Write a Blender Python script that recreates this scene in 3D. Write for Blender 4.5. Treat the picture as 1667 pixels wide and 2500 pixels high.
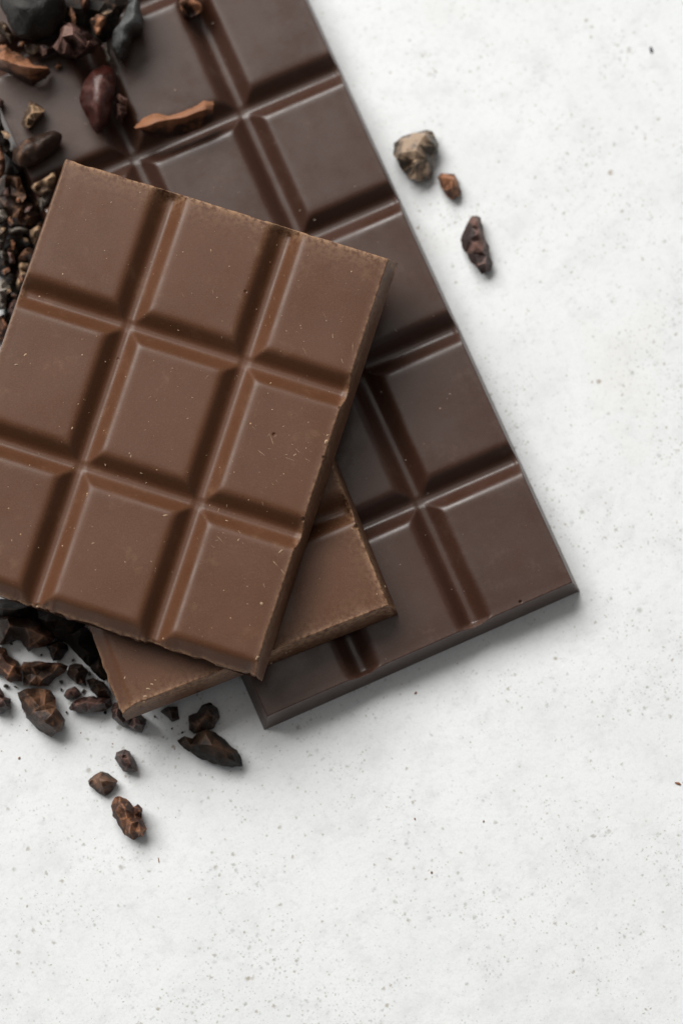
import bpy, bmesh, math, random
from mathutils import Vector, Matrix, noise, geometry

# ------------------------------------------------------------------ scene, camera, light
scn = bpy.context.scene
for o in list(bpy.data.objects):
    bpy.data.objects.remove(o)
COL = scn.collection
scn.render.engine = 'CYCLES'
scn.view_settings.view_transform = 'Standard'
scn.view_settings.look = 'None'
scn.view_settings.exposure = 0.0
scn.view_settings.gamma = 1.0
scn.view_settings.use_curve_mapping = False

CAM_D = 0.70                                    # camera to table, metres
TILT_X, TILT_Y = math.radians(7.0), math.radians(5.4)
cam_d = bpy.data.cameras.new('camera')
cam = bpy.data.objects.new('camera', cam_d)
COL.objects.link(cam)
cam.location = (-math.sin(TILT_Y) * CAM_D, -math.sin(TILT_X) * CAM_D,
                CAM_D * math.cos(TILT_X) * math.cos(TILT_Y))
cam.rotation_euler = (Vector((0, 0, 0)) - cam.location).to_track_quat('-Z', 'Y').to_euler()
VIEW_H = 0.2458                                 # metres of table seen top to bottom
cam_d.sensor_fit = 'VERTICAL'
cam_d.sensor_height = 36.0
cam_d.sensor_width = 24.0
cam_d.lens = 36.0 * CAM_D / VIEW_H
cam_d.clip_start = 0.01
cam_d.clip_end = 20
cam_d.dof.use_dof = True
cam_d.dof.focus_distance = CAM_D - 0.021
cam_d.dof.aperture_fstop = 6.3
scn.camera = cam

world = bpy.data.worlds.new('World')
scn.world = world
world.use_nodes = True
bg = world.node_tree.nodes['Background']
bg.inputs[0].default_value = (0.97, 0.99, 1.0, 1)
bg.inputs[1].default_value = 0.12


def area_lamp(name, loc, target, sx, sy, power, color):
    d = bpy.data.lights.new(name, 'AREA')
    d.shape = 'RECTANGLE'
    d.size, d.size_y = sx, sy
    d.energy = power
    d.color = color
    o = bpy.data.objects.new(name, d)
    COL.objects.link(o)
    o.location = loc
    o.rotation_euler = (Vector(target) - Vector(loc)).to_track_quat('-Z', 'Y').to_euler()
    return o


area_lamp('window_light', (0.10, 2.27, 2.22), (0, 0, 0), 3.0, 1.60, 148.0, (1.0, 0.985, 0.955))
area_lamp('ceiling_light', (0.10, 0.29, 1.50), (0.10, 0.29, 0), 0.95, 0.95, 1.6, (1.0, 0.93, 0.85))

# ------------------------------------------------------------------ photo pixel (1667 x 2500) -> point at height z
Rm = cam.rotation_euler.to_matrix()


def pix(px, py, z=0.0):
    k = 36.0 / 2500.0
    d = Rm @ Vector(((px - 833.5) * k, (1250.0 - py) * k, -cam_d.lens))
    t = (z - cam.location.z) / d.z
    return cam.location + d * t


# ------------------------------------------------------------------ node helpers
class NT:
    def __init__(self, name):
        self.m = bpy.data.materials.new(name)
        self.m.use_nodes = True
        self.t = self.m.node_tree
        self.b = self.t.nodes['Principled BSDF']
        self.co = self.t.nodes.new('ShaderNodeTexCoord').outputs['Object']

    def n(self, kind, **kw):
        nd = self.t.nodes.new(kind)
        for k, v in kw.items():
            setattr(nd, k, v)
        return nd

    def link(self, a, b):
        self.t.links.new(a, b)

    def put(self, sock, v):
        if hasattr(v, 'is_linked') or isinstance(v, bpy.types.NodeSocket):
            self.link(v, sock)
        else:
            sock.default_value = v

    def noise(self, scale, detail=3, rough=0.55, vec=None):
        nd = self.n('ShaderNodeTexNoise')
        nd.inputs['Scale'].default_value = scale
        nd.inputs['Detail'].default_value = detail
        nd.inputs['Roughness'].default_value = rough
        self.link(vec if vec else self.co, nd.inputs['Vector'])
        return nd.outputs['Fac']

    def math(self, op, a, b=0.0, c=0.0, clamp=False):
        nd = self.n('ShaderNodeMath', operation=op, use_clamp=clamp)
        self.put(nd.inputs[0], a)
        self.put(nd.inputs[1], b)
        self.put(nd.inputs[2], c)
        return nd.outputs[0]

    def ramp(self, f, lo, hi, a=0.0, b=1.0):
        nd = self.n('ShaderNodeMapRange', interpolation_type='SMOOTHSTEP')
        self.put(nd.inputs[0], f)
        for i, v in enumerate((lo, hi, a, b)):
            self.put(nd.inputs[1 + i], v)
        return nd.outputs[0]

    def mix(self, f, a, b):
        nd = self.n('ShaderNodeMix', data_type='RGBA')
        self.put(nd.inputs[0], f)
        for s, v in ((nd.inputs[6], a), (nd.inputs[7], b)):
            if isinstance(v, tuple):
                s.default_value = (*v, 1) if len(v) == 3 else v
            else:
                self.link(v, s)
        return nd.outputs[2]

    def attr(self, name):
        return self.n('ShaderNodeAttribute', attribute_name=name).outputs['Fac']

    def bump(self, h, strength, dist):
        nd = self.n('ShaderNodeBump')
        nd.inputs['Strength'].default_value = strength
        nd.inputs['Distance'].default_value = dist
        self.link(h, nd.inputs['Height'])
        self.link(nd.outputs[0], self.b.inputs['Normal'])


# ------------------------------------------------------------------ materials
def mat_table():
    k = NT('white_speckled_stone')
    base = k.mix(k.ramp(k.noise(30, 5, 0.65), 0.34, 0.68), (0.885, 0.905, 0.915), (0.835, 0.855, 0.865))
    base = k.mix(k.ramp(k.noise(110, 5, 0.7), 0.46, 0.72, 0.0, 0.45), base, (0.68, 0.695, 0.705))
    base = k.mix(k.ramp(k.noise(19, 4, 0.6), 0.56, 0.74, 0.0, 0.40), base, (0.79, 0.775, 0.735))
    base = k.mix(k.ramp(k.noise(480, 4, 0.7), 0.52, 0.75, 0.0, 0.42), base, (0.60, 0.605, 0.61))
    base = k.mix(k.ramp(k.noise(1700, 3, 0.7), 0.45, 0.70, 0.0, 0.28), base, (0.64, 0.645, 0.65))
    dens = k.ramp(k.noise(34, 5, 0.7), 0.46, 0.66)
    for scale, prob, r0, r1, amt, ca, cb in (
            (1100, 0.55, 0.18, 0.50, 0.70, (0.30, 0.35, 0.36), (0.46, 0.42, 0.35)),
            (560, 0.38, 0.12, 0.40, 0.78, (0.24, 0.27, 0.28), (0.40, 0.35, 0.27)),
            (260, 0.20, 0.06, 0.24, 0.85, (0.18, 0.21, 0.22), (0.36, 0.29, 0.20)),
            (95, 0.10, 0.04, 0.09, 0.55, (0.22, 0.19, 0.21), (0.34, 0.27, 0.18))):
        wob = k.n('ShaderNodeTexNoise')
        wob.inputs['Scale'].default_value = max(scale * 1.9, 900)
        wob.inputs['Detail'].default_value = 3
        k.link(k.co, wob.inputs['Vector'])
        va = k.n('ShaderNodeVectorMath', operation='MULTIPLY_ADD')
        k.link(wob.outputs['Color'], va.inputs[0])
        va.inputs[1].default_value = (min(0.8 / scale, 0.0012),) * 3
        k.link(k.co, va.inputs[2])
        vo = k.n('ShaderNodeTexVoronoi', voronoi_dimensions='2D')
        vo.inputs['Scale'].default_value = scale
        k.link(va.outputs[0], vo.inputs['Vector'])
        sep = k.n('ShaderNodeSeparateColor')
        k.link(vo.outputs['Color'], sep.inputs[0])
        thr = k.math('MULTIPLY', dens, prob)
        on = k.math('LESS_THAN', sep.outputs[0], k.math('ADD', thr, prob * 0.12))
        rad = k.math('MULTIPLY_ADD', k.math('POWER', sep.outputs[1], 2.0), r1 - r0, r0)
        soft = k.ramp(vo.outputs['Distance'], k.math('MULTIPLY', rad, 0.1), k.math('MULTIPLY', rad, 1.15), 1.0, 0.0)
        f = k.math('MULTIPLY', k.math('MULTIPLY', on, soft),
                   k.math('MULTIPLY_ADD', sep.outputs[2], 0.8 * amt, 0.2 * amt))
        base = k.mix(f, base, k.mix(sep.outputs[2], ca, cb))
    k.link(base, k.b.inputs['Base Color'])
    k.b.inputs['Roughness'].default_value = 0.62
    k.b.inputs['Specular IOR Level'].default_value = 0.3
    k.bump(k.math('ADD', k.noise(700, 5, 0.7), k.math('MULTIPLY', k.noise(90, 3), 0.4)), 0.22, 0.0004)
    return k.m


def mat_choc(name, col, col2, scuff, rough, dust, ior):
    k = NT(name)
    base = k.mix(k.ramp(k.noise(55, 4, 0.6), 0.35, 0.7), col, col2)
    base = k.mix(k.ramp(k.noise(3400, 2, 0.7), 0.30, 0.72, 0.0, 0.55), base, tuple(c * 1.45 for c in col2))
    base = k.mix(k.ramp(k.noise(2600, 2, 0.6), 0.58, 0.75, 0.0, 0.12), base, scuff)
    base = k.mix(k.ramp(k.noise(140, 6, 0.75), 0.54, 0.78, 0.0, 0.20), base, scuff)
    # scuffed rims
    w = k.attr('wear')
    wn = k.math('MULTIPLY', w, k.ramp(k.noise(900, 4, 0.7), 0.34, 0.62), clamp=True)
    base = k.mix(wn, base, scuff)
    # tiny pale dust
    vo = k.n('ShaderNodeTexVoronoi')
    vo.inputs['Scale'].default_value = 520
    k.link(k.co, vo.inputs['Vector'])
    sep = k.n('ShaderNodeSeparateColor')
    k.link(vo.outputs['Color'], sep.inputs[0])
    on = k.math('LESS_THAN', sep.outputs[0], dust)
    rad = k.math('MULTIPLY_ADD', sep.outputs[1], 0.10, 0.05)
    f = k.math('MULTIPLY', on, k.ramp(vo.outputs['Distance'], k.math('MULTIPLY', rad, 0.5), rad, 0.8, 0.0))
    base = k.mix(f, base, tuple(min(1, c * 1.8) for c in scuff))
    k.link(base, k.b.inputs['Base Color'])
    r = k.math('ADD', k.ramp(k.noise(75, 6, 0.7), 0.3, 0.7, rough - 0.08, rough + 0.10), k.math('MULTIPLY', wn, 0.3))
    k.link(r, k.b.inputs['Roughness'])
    k.b.inputs['IOR'].default_value = ior
    h = k.math('ADD', k.math('MULTIPLY', k.noise(1500, 3), 0.25),
               k.math('MULTIPLY', k.math('MULTIPLY', k.noise(1200, 4, 0.7), w), 2.0))
    k.bump(h, 0.35, 0.00012)
    return k.m


NIB_COL = {
    'black': ((0.009, 0.006, 0.004), (0.060, 0.032, 0.019), 0.55),
    'slate': ((0.012, 0.010, 0.008), (0.078, 0.080, 0.080), 0.42),
    'umber': ((0.026, 0.013, 0.008), (0.175, 0.086, 0.048), 0.46),
    'purple': ((0.028, 0.013, 0.010), (0.185, 0.100, 0.080), 0.44),
    'rust': ((0.045, 0.016, 0.008), (0.360, 0.160, 0.080), 0.62),
    'tan': ((0.060, 0.034, 0.020), (0.420, 0.270, 0.160), 0.62),
    'grey': ((0.060, 0.048, 0.038), (0.235, 0.205, 0.175), 0.55),
    'pale': ((0.040, 0.026, 0.015), (0.380, 0.270, 0.185), 0.34),
    'jet': ((0.007, 0.006, 0.0045), (0.042, 0.040, 0.037), 0.40),
    'husk': ((0.022, 0.009, 0.005), (0.310, 0.135, 0.068), 0.56),
    'bean': ((0.040, 0.009, 0.006), (0.130, 0.055, 0.045), 0.38),
}


def mat_nib(key):
    a, b, r = NIB_COL[key]
    k = NT('cacao_' + key)
    t = k.attr('tint')
    n1 = k.noise(330, 5, 0.65)
    f = k.ramp(k.math('ADD', t, k.ramp(n1, 0.30, 0.72, -0.30, 0.30)), 0.12, 0.85)
    base = k.mix(f, a, b)
    base = k.mix(k.ramp(k.noise(1500, 3, 0.7), 0.60, 0.78, 0.0, 0.35), base, tuple(min(1, c * 1.7 + 0.015) for c in b))
    k.link(base, k.b.inputs['Base Color'])
    k.link(k.ramp(n1, 0.3, 0.7, r - 0.08, r + 0.12), k.b.inputs['Roughness'])
    k.b.inputs['Specular IOR Level'].default_value = 0.5 if key in ('bean', 'pale') else 0.25 if key in ('jet', 'black') else 0.40
    k.bump(k.math('ADD', k.noise(800, 5, 0.7), k.math('MULTIPLY', k.noise(250, 3), 1.2)),
           0.25 if key == 'bean' else 0.75, 0.0004)
    return k.m


M_TABLE = mat_table()
M_DARK = mat_choc('dark_chocolate', (0.041, 0.0162, 0.0092), (0.050, 0.0203, 0.0118), (0.20, 0.13, 0.10), 0.37, 0.012, 1.58)
M_MILK = mat_choc('milk_chocolate', (0.083, 0.0325, 0.0140), (0.101, 0.0405, 0.0185), (0.36, 0.21, 0.12), 0.43, 0.022, 1.45)
M_NIB = {c: mat_nib(c) for c in NIB_COL}


def plain(name, col, r=0.6):
    k = NT(name)
    k.link(k.mix(k.ramp(k.noise(1800, 3), 0.4, 0.65), tuple(c * 0.6 for c in col), col), k.b.inputs['Base Color'])
    k.b.inputs['Roughness'].default_value = r
    return k.m


M_CRUMB_MILK = plain('milk_chocolate_crumb', (0.50, 0.33, 0.21))
M_CRUMB_DARK = plain('dark_chocolate_crumb', (0.36, 0.27, 0.22))
M_CRUMB_RUST = plain('husk_crumb', (0.33, 0.13, 0.05))
M_CRUMB_GREY = plain('grey_crumb', (0.12, 0.125, 0.14))


# ------------------------------------------------------------------ object helpers
def tag(o, label=None, cat=None, group=None, kind=None):
    for k_, v in (('label', label), ('category', cat), ('group', group), ('kind', kind)):
        if v:
            o[k_] = v
    return o


def link_mesh(name, verts, faces, mat, parent=None, attrs=None, smooth=True):
    me = bpy.data.meshes.new(name)
    me.from_pydata(verts, [], faces)
    me.update()
    if smooth:
        me.polygons.foreach_set('use_smooth', [True] * len(me.polygons))
    for an, vals in (attrs or {}).items():
        at = me.attributes.new(an, 'FLOAT', 'POINT')
        at.data.foreach_set('value', vals)
    me.materials.append(mat)
    o = bpy.data.objects.new(name, me)
    COL.objects.link(o)
    o.parent = parent
    return o


# ------------------------------------------------------------------ the table
def build_table():
    t = 0.03
    bm = bmesh.new()
    bmesh.ops.create_cube(bm, size=1.0)
    bmesh.ops.scale(bm, verts=bm.verts, vec=(0.66, 0.62, t))
    bmesh.ops.translate(bm, verts=bm.verts, vec=(0, 0.10, -t / 2))
    bmesh.ops.bevel(bm, geom=list(bm.edges), offset=0.003, segments=2, affect='EDGES')
    me = bpy.data.meshes.new('table_top')
    bm.to_mesh(me)
    bm.free()
    me.materials.append(M_TABLE)
    o = bpy.data.objects.new('table_top', me)
    COL.objects.link(o)
    tag(o, 'white speckled stone table top under the chocolate', 'table top', kind='structure')


build_table()

# ------------------------------------------------------------------ chocolate bars
H = 0.0094          # bar thickness
DEPTH = 0.0038      # groove depth
HW = 0.0042         # groove half width at the top
GB = 0.0010         # half width of the groove's floor
DRAFT = 0.0019      # run-out of the moulded outer wall
BRK = 0.0009        # a break runs this far off the groove's middle
PU, PV = 0.02860, 0.03500                 # groove pitch across / along
EU, EV = 0.0268, 0.0344                   # outermost groove to the foot of the outer wall


def smin(a, b, k):
    h = max(k - abs(a - b), 0.0) / k
    return min(a, b) - h * h * k * 0.25


def smax(a, b, k):
    return -smin(-a, -b, k)


def h_groove(s):
    line = H - DEPTH + (s - GB) * DEPTH / (HW - GB)
    return smin(H, smax(H - DEPTH, line, 0.0009), 0.0015)


def h_edge(s):
    return smin(H, max(s, 0) * H / DRAFT, 0.0010)


G_OFF = [0, .2, .4, .6, .8, 1.0, 1.25, 1.5, 1.8, 2.1, 2.4, 2.7, 3.0, 3.25, 3.5, 3.75, 4.0, 4.25, 4.5, 4.8, 5.2, 6.0]
E_OFF = [0, .3, .6, .9, 1.2, 1.4, 1.5, 1.6, 1.7, 1.8, 1.9, 2.0, 2.1, 2.25, 2.4, 2.7, 3.2, 3.7, 4.5]


def axis_samples(a, b, ka, kb, extra):
    xs = set()
    for off in (G_OFF if ka != 'mould' else E_OFF):
        xs.add(round(a + off / 1000, 6))
    for off in (G_OFF if kb != 'mould' else E_OFF):
        xs.add(round(b - off / 1000, 6))
    x = a + 0.0065
    while x < b - 0.0065:
        xs.add(round(x, 6))
        x += 0.0018
    for e in extra:
        for d in (-.7, -.5, -.36, -.24, -.12, 0, .12, .24, .36, .5, .7):
            v = e + d / 1000
            if a < v < b:
                xs.add(round(v, 6))
    xs = sorted(xs)
    out = [xs[0]]
    for v in xs[1:]:
        if v - out[-1] > 0.00006:
            out.append(v)
    out[-1] = round(b, 6)
    return out


def build_bar(name, label, mat, origin, udir, z0, ub, vb, ends, pits=(), wear=(0.2, 0.2, 0.2, 0.2), seed=0, wavy=1.0, tilt=None):
    """ub / vb: boundaries of the squares across and along; ends: kind of (u-, u+, v-, v+) 'mould' or 'break'."""
    ang = math.atan2(udir.y, udir.x)
    root = bpy.data.objects.new(name, None)
    COL.objects.link(root)
    root.empty_display_size = 0.01
    root.location = (origin.x, origin.y, z0)
    root.rotation_euler = (tilt[0], tilt[1], ang) if tilt else (0, 0, ang)
    tag(root, label, 'chocolate bar')
    rnd = random.Random(seed)
    sv = Vector((seed * 3.1, seed * 1.7, 0))

    def h1(x, lines, kinds):
        g, ed, se = H, H, 1.0
        for i, l in enumerate(lines):
            s = abs(x - l)
            first, last = i == 0, i == len(lines) - 1
            k_ = kinds[0] if first else kinds[1] if last else 'groove'
            if k_ == 'mould':
                se = min(se, s)
            elif s < 0.008:
                g = min(g, h_groove(s + (BRK if k_ == 'break' else 0.0)))
        return g, se

    def rim(se, lo):
        t = max(0.0, min(1.0, (se - DRAFT * 0.7) / 0.0016))
        return lo + (1 - lo) * t * t * (3 - 2 * t)

    def jag(t, i):
        return 0.0006 * noise.noise(Vector((t * 260, i * 7.3, seed))) + 0.0004 * noise.noise(Vector((t * 900, i * 3.1, seed + 5))) \
            + 0.0002 * noise.noise(Vector((t * 2600, i * 3.1, seed + 9)))

    def top(u, v):
        gu, su = h1(u, ub, ends[:2])
        gv, sv_ = h1(v, vb, ends[2:])
        if su < 0.004:
            gv = H - (H - gv) * rim(su, 0.86)
        if sv_ < 0.004:
            gu = H - (H - gu) * rim(sv_, 0.45)
        h = smin(gu, gv, 0.0009)
        for se, t_, c_, am in ((su, v, 1.3, wear[1 if u > ub[1] else 0]), (sv_, u, 5.1, wear[2 if v < vb[1] else 3])):
            if se < 0.004:
                chip = noise.noise(Vector((t_ * 420, c_, seed))) + 0.8 * noise.noise(Vector((t_ * 1300, c_, seed + 2)))
                big = max(0.0, noise.noise(Vector((t_ * 160, c_, seed + 4))) - 0.42) * 0.0016
                h = smin(h, h_edge(se - am * (0.00010 * chip + big)), 0.0005)
        h += wavy * 0.00005 * noise.noise(Vector((u * 70, v * 70, 0)) + sv)
        h += wavy * 0.000012 * noise.noise(Vector((u * 380, v * 380, 3)) + sv)
        for (pu, pv, pr, pd) in pits:
            r2 = ((u - pu) ** 2 + (v - pv) ** 2) / (pr * pr)
            if r2 < 6:
                h -= pd * math.exp(-r2 * r2 * 0.8)
        return max(h, 0.0)

    def wear_at(u, v):
        w = 0.0
        for (s, kd, amt) in ((u - ub[0], ends[0], wear[0]), (ub[-1] - u, ends[1], wear[1]),
                             (v - vb[0], ends[2], wear[2]), (vb[-1] - v, ends[3], wear[3])):
            if kd == 'mould':
                q = (s - DRAFT * 0.9) / 0.00075
                w = max(w, amt * math.exp(-q * q) + amt * 0.45 * math.exp(-max(s - DRAFT, 0) / 0.0026) * (1 if amt > 0.6 else 0))
                if s < DRAFT * 0.8:
                    w = max(w, amt * 0.35)
            else:
                w = max(w, amt * math.exp(-(s / 0.0005) ** 2))
        return min(w, 1.0)

    for j in range(len(vb) - 1):
        for i in range(len(ub) - 1):
            ku = (ends[0] if i == 0 else 'groove', ends[1] if i == len(ub) - 2 else 'groove')
            kv = (ends[2] if j == 0 else 'groove', ends[3] if j == len(vb) - 2 else 'groove')
            near = [p for p in pits if ub[i] - .001 < p[0] < ub[i + 1] + .001 and vb[j] - .001 < p[1] < vb[j + 1] + .001]
            us = axis_samples(ub[i], ub[i + 1], ku[0], ku[1], [p[0] for p in near])
            vs = axis_samples(vb[j], vb[j + 1], kv[0], kv[1], [p[1] for p in near])
            verts, wr = [], []
            for v in vs:
                for u in us:
                    x, y = u, v
                    z = top(u, v)
                    for (s, kd, ax, sg, t_, ii) in ((u - ub[0], ends[0], 0, -1, v, 0), (ub[-1] - u, ends[1], 0, 1, v, 1),
                                                   (v - vb[0], ends[2], 1, -1, u, 2), (vb[-1] - v, ends[3], 1, 1, u, 3)):
                        if kd == 'break' and s < 0.003:
                            q = jag(t_, ii) * (1 - s / 0.003)
                            if ax == 0:
                                x += q
                            else:
                                y += q
                            z -= 0.0007 * math.exp(-(s / 0.0004) ** 2) * (0.5 + 0.5 * noise.noise(Vector((t_ * 700, 8, seed))))
                    verts.append((x, -y, z))
                    wr.append(wear_at(u, v))
            nu, nv = len(us), len(vs)
            faces = [(a * nu + b, (a + 1) * nu + b, (a + 1) * nu + b + 1, a * nu + b + 1)
                     for a in range(nv - 1) for b in range(nu - 1)]

            def wall(idx, axis, sg, ii):
                rows = 7
                prev = list(idx)
                # a fresh copy of the rim, so that the break keeps a crisp edge
                cur = []
                for q in prev:
                    verts.append(verts[q])
                    wr.append(1.0)
                    cur.append(len(verts) - 1)
                prev = cur
                for r in range(1, rows + 1):
                    cur = []
                    f = r / rows
                    for q in idx:
                        x, y, z = verts[q]
                        t_ = x if axis == 1 else -y
                        n1 = noise.noise(Vector((t_ * 300, f * 3.2, seed + ii))) * 0.0011 + noise.noise(Vector((t_ * 1100, f * 9, seed + ii))) * 0.0005
                        bulge = (0.9 * n1 - 0.0007 * f) * min(1.0, f * 3)
                        if axis == 0:
                            x += sg * bulge
                        else:
                            y -= sg * bulge
                        verts.append((x, y, z * (1 - f)))
                        wr.append(0.12)
                        cur.append(len(verts) - 1)
                    for a in range(len(idx) - 1):
                        fc = (prev[a], cur[a], cur[a + 1], prev[a + 1])
                        faces.append(fc if (sg > 0) == (axis == 0) else fc[::-1])
                    prev = cur

            if ku[0] == 'break':
                wall([a * nu for a in range(nv)], 0, -1, 0)
            if ku[1] == 'break':
                wall([a * nu + nu - 1 for a in range(nv)], 0, 1, 1)
            if kv[0] == 'break':
                wall(list(range(nu)), 1, -1, 2)
            if kv[1] == 'break':
                wall([(nv - 1) * nu + b for b in range(nu)], 1, 1, 3)
            nb = len(verts)
            for (u, v) in ((us[0], vs[0]), (us[-1], vs[0]), (us[-1], vs[-1]), (us[0], vs[-1])):
                verts.append((u, -v, 0.0))
                wr.append(0.0)
            faces.append((nb, nb + 1, nb + 2, nb + 3))
            link_mesh('square', verts, faces, mat, root, {'wear': wr})
    root['_u0'] = 0.0
    del root['_u0']
    return root, top


def bar_crumbs(root, top, ub, vb, n, mat, seed, fixed=()):
    """pale crumbs lying on the bar: uncountable, one joined part"""
    rnd = random.Random(seed)
    verts, faces = [], []

    def add(u, v, r, el, a):
        z = top(u, v) + r * 0.25
        b = len(verts)
        ca, sa = math.cos(a), math.sin(a)
        for (dx, dy, dz) in ((1, 0, 0), (.3, .9, 0), (-.6, .7, 0), (-1, -.1, 0), (-.4, -.9, 0), (.6, -.8, 0), (.1, .1, .8), (0, 0, -.6)):
            j = 1 + rnd.uniform(-.3, .3)
            x, y = dx * r * el * j, dy * r * j
            verts.append((u + x * ca - y * sa, -v + x * sa + y * ca, z + dz * r * 0.7))
        for q in range(6):
            faces.append((b + q, b + (q + 1) % 6, b + 6))
            faces.append((b + (q + 1) % 6, b + q, b + 7))

    for (u, v, r, el, a) in fixed:
        add(u, v, r, el, a)
    for _ in range(n):
        u, v = rnd.uniform(ub[0] + .003, ub[-1] - .003), rnd.uniform(vb[0] + .003, vb[-1] - .003)
        add(u, v, 0.00007 + 0.00014 * rnd.random() ** 3, 1 + 1.6 * rnd.random() ** 3, rnd.uniform(0, 6.3))
    o = link_mesh('crumbs', verts, faces, mat, root, smooth=False)
    o['kind'] = 'stuff'


def bar_local(origin, ud, p):
    d = p - origin
    vd = Vector((ud.y, -ud.x))
    return d.x * ud.x + d.y * ud.y, d.x * vd.x + d.y * vd.y


# --- dark bar, flat on the table -----------------------------------------------------------------
zc = H - DEPTH
A, Dx, E = pix(579.4, 244.9, zc), pix(1022.8, 1226.2, zc), pix(311.5, 361.6, zc)
vdir = (Dx - A).xy.normalized()
ud = Vector((-vdir.y, vdir.x))
print('DARK pitch', (Dx - A).length / 3, (A - E).length, 'ang', math.degrees(math.atan2(ud.y, ud.x)))
dark_ub = [-PU - EU, -PU, 0.0, EU]
dark_vb = [-PV - EV, -PV, 0.0, PV, 2 * PV, 3 * PV, 3 * PV + EV]
dark_o = Vector((Dx.x, Dx.y)) - vdir * 3 * PV
dark, dark_top = build_bar('chocolate_bar', 'large dark chocolate bar lying flat on the white table, under the milk pieces', M_DARK,
                           dark_o, ud, 0.0, dark_ub, dark_vb, ('mould',) * 4,
                           pits=((0.0118, 3 * PV + EV - 0.0026, 0.00028, 0.0005),), wear=(.12, .10, .12, .16), seed=1)
bar_crumbs(dark, dark_top, dark_ub, dark_vb, 150, M_CRUMB_DARK, 11)

# --- lower milk piece, lying across the dark bar -------------------------------------------------
c1, c2 = pix(971.4, 1500, H), pix(311.6, 1758.5, H)
ud2v = (c1 - c2).xy.normalized()                 # along its long moulded side, towards the moulded end
print('MILK2 len', (c1 - c2).length, 'expected', EV + PV)
# local u runs across the bar; long axis along ud2v.  v direction = (u.y,-u.x); want v = -ud2v (from the end to the break)
u2 = Vector((ud2v.y, -ud2v.x))
# v = (u.y, -u.x) = (-ud2v.x, -ud2v.y)
m2_ub = [-PU - EU, -PU, 0.0, EU]
m2_vb = [-EV, 0.0, PV - BRK]
m2_o = c1.xy - u2 * EU - ud2v * EV
ZM2 = H + 0.0002
pit2 = [pix(870, 1285, ZM2 + H), pix(478, 1677, ZM2 + H)]
milk2, milk2_top = build_bar('chocolate_bar', 'smaller milk chocolate piece mostly hidden between the dark bar and the top piece', M_MILK,
                             m2_o, u2, ZM2, m2_ub, m2_vb, ('mould', 'mould', 'mould', 'break'),
                             pits=[(*bar_local(m2_o, u2, p.xy), 0.00045, 0.0010) for p in pit2],
                             wear=(.3, .62, .62, .6), seed=2, wavy=1.2)
fix2 = []
for (x, y, r, el, a) in ((362, 1682, .35, 2.2, 1.0), (355, 1700, .3, 2, 1.1), (350, 1712, .4, 1.6, .9), (371, 1670, .2, 3, 1.0), (380, 1660, .18, 2, .8),
                         (385, 1702, .25, 3, .4), (420, 1690, .22, 3, .4), (450, 1680, .2, 2.5, .4), (341, 1722, .3, 1.5, .5), (400, 1700, .15, 3, .4),
                         (695, 1586, .35, 2, .4), (707, 1582, .3, 1.6, .4), (940, 1425, .3, 1.4, 0), (920, 1450, .2, 1.2, 0), (860, 1290, .2, 2, .5), (660, 1608, .45, 1.2, 0)):
    u_, v_ = bar_local(m2_o, u2, pix(x, y, ZM2 + H).xy)
    fix2.append((u_, v_, r / 1000 * .8, el, a))
bar_crumbs(milk2, milk2_top, m2_ub, m2_vb, 90, M_CRUMB_MILK, 12, fix2)

# --- upper milk piece ------------------------------------------------------------------------------
ZM1 = 2 * H + 0.0006
zc1 = ZM1 + zc
q00, q10, q01, q11 = pix(310.9, 791.4, zc1), pix(597.3, 885.8, zc1), pix(199.3, 1139.9, zc1), pix(485.4, 1232.3, zc1)
print('MILK1', (q10 - q00).length, (q11 - q01).length, (q01 - q00).length, (q11 - q10).length)
e = ((q10 - q00) + (q11 - q01)).xy.normalized()
f = ((q01 - q00) + (q11 - q10)).xy.normalized()
u1 = (e + Vector((-f.y, f.x))).normalized()
ctr = (q00 + q10 + q01 + q11).xy / 4
v1 = Vector((u1.y, -u1.x))
m1_o = ctr - u1 * PU / 2 - v1 * PV / 2            # the upper left crossing
m1_ub = [-EU - 0.0009, 0.0, PU, PU + EU - 0.0003]
m1_vb = [-EV - 0.0004, 0.0, PV, 2 * PV - BRK]
pits1 = []
for (x, y, r, d_) in ((669, 1060, .00035, .0006), (829, 994, .0003, .0006), (790, 1116, .00035, .0008), (741, 1266, .00042, .0012),
                      (722, 1339, .00035, .001), (600, 711, .00035, .0004), (286, 868, .0003, .0002)):
    pits1.append((*bar_local(m1_o, u1, pix(x, y, ZM1 + H).xy), r * 0.9, d_ * 0.6))
milk1, milk1_top = build_bar('chocolate_bar', 'large milk chocolate piece of nine squares lying on top of the stack', M_MILK,
                             m1_o, u1, ZM1, m1_ub, m1_vb, ('mould', 'mould', 'mould', 'break'),
                             pits=pits1, wear=(.42, .50, 1.0, .8), seed=3, wavy=1.3)
fix = []
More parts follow.
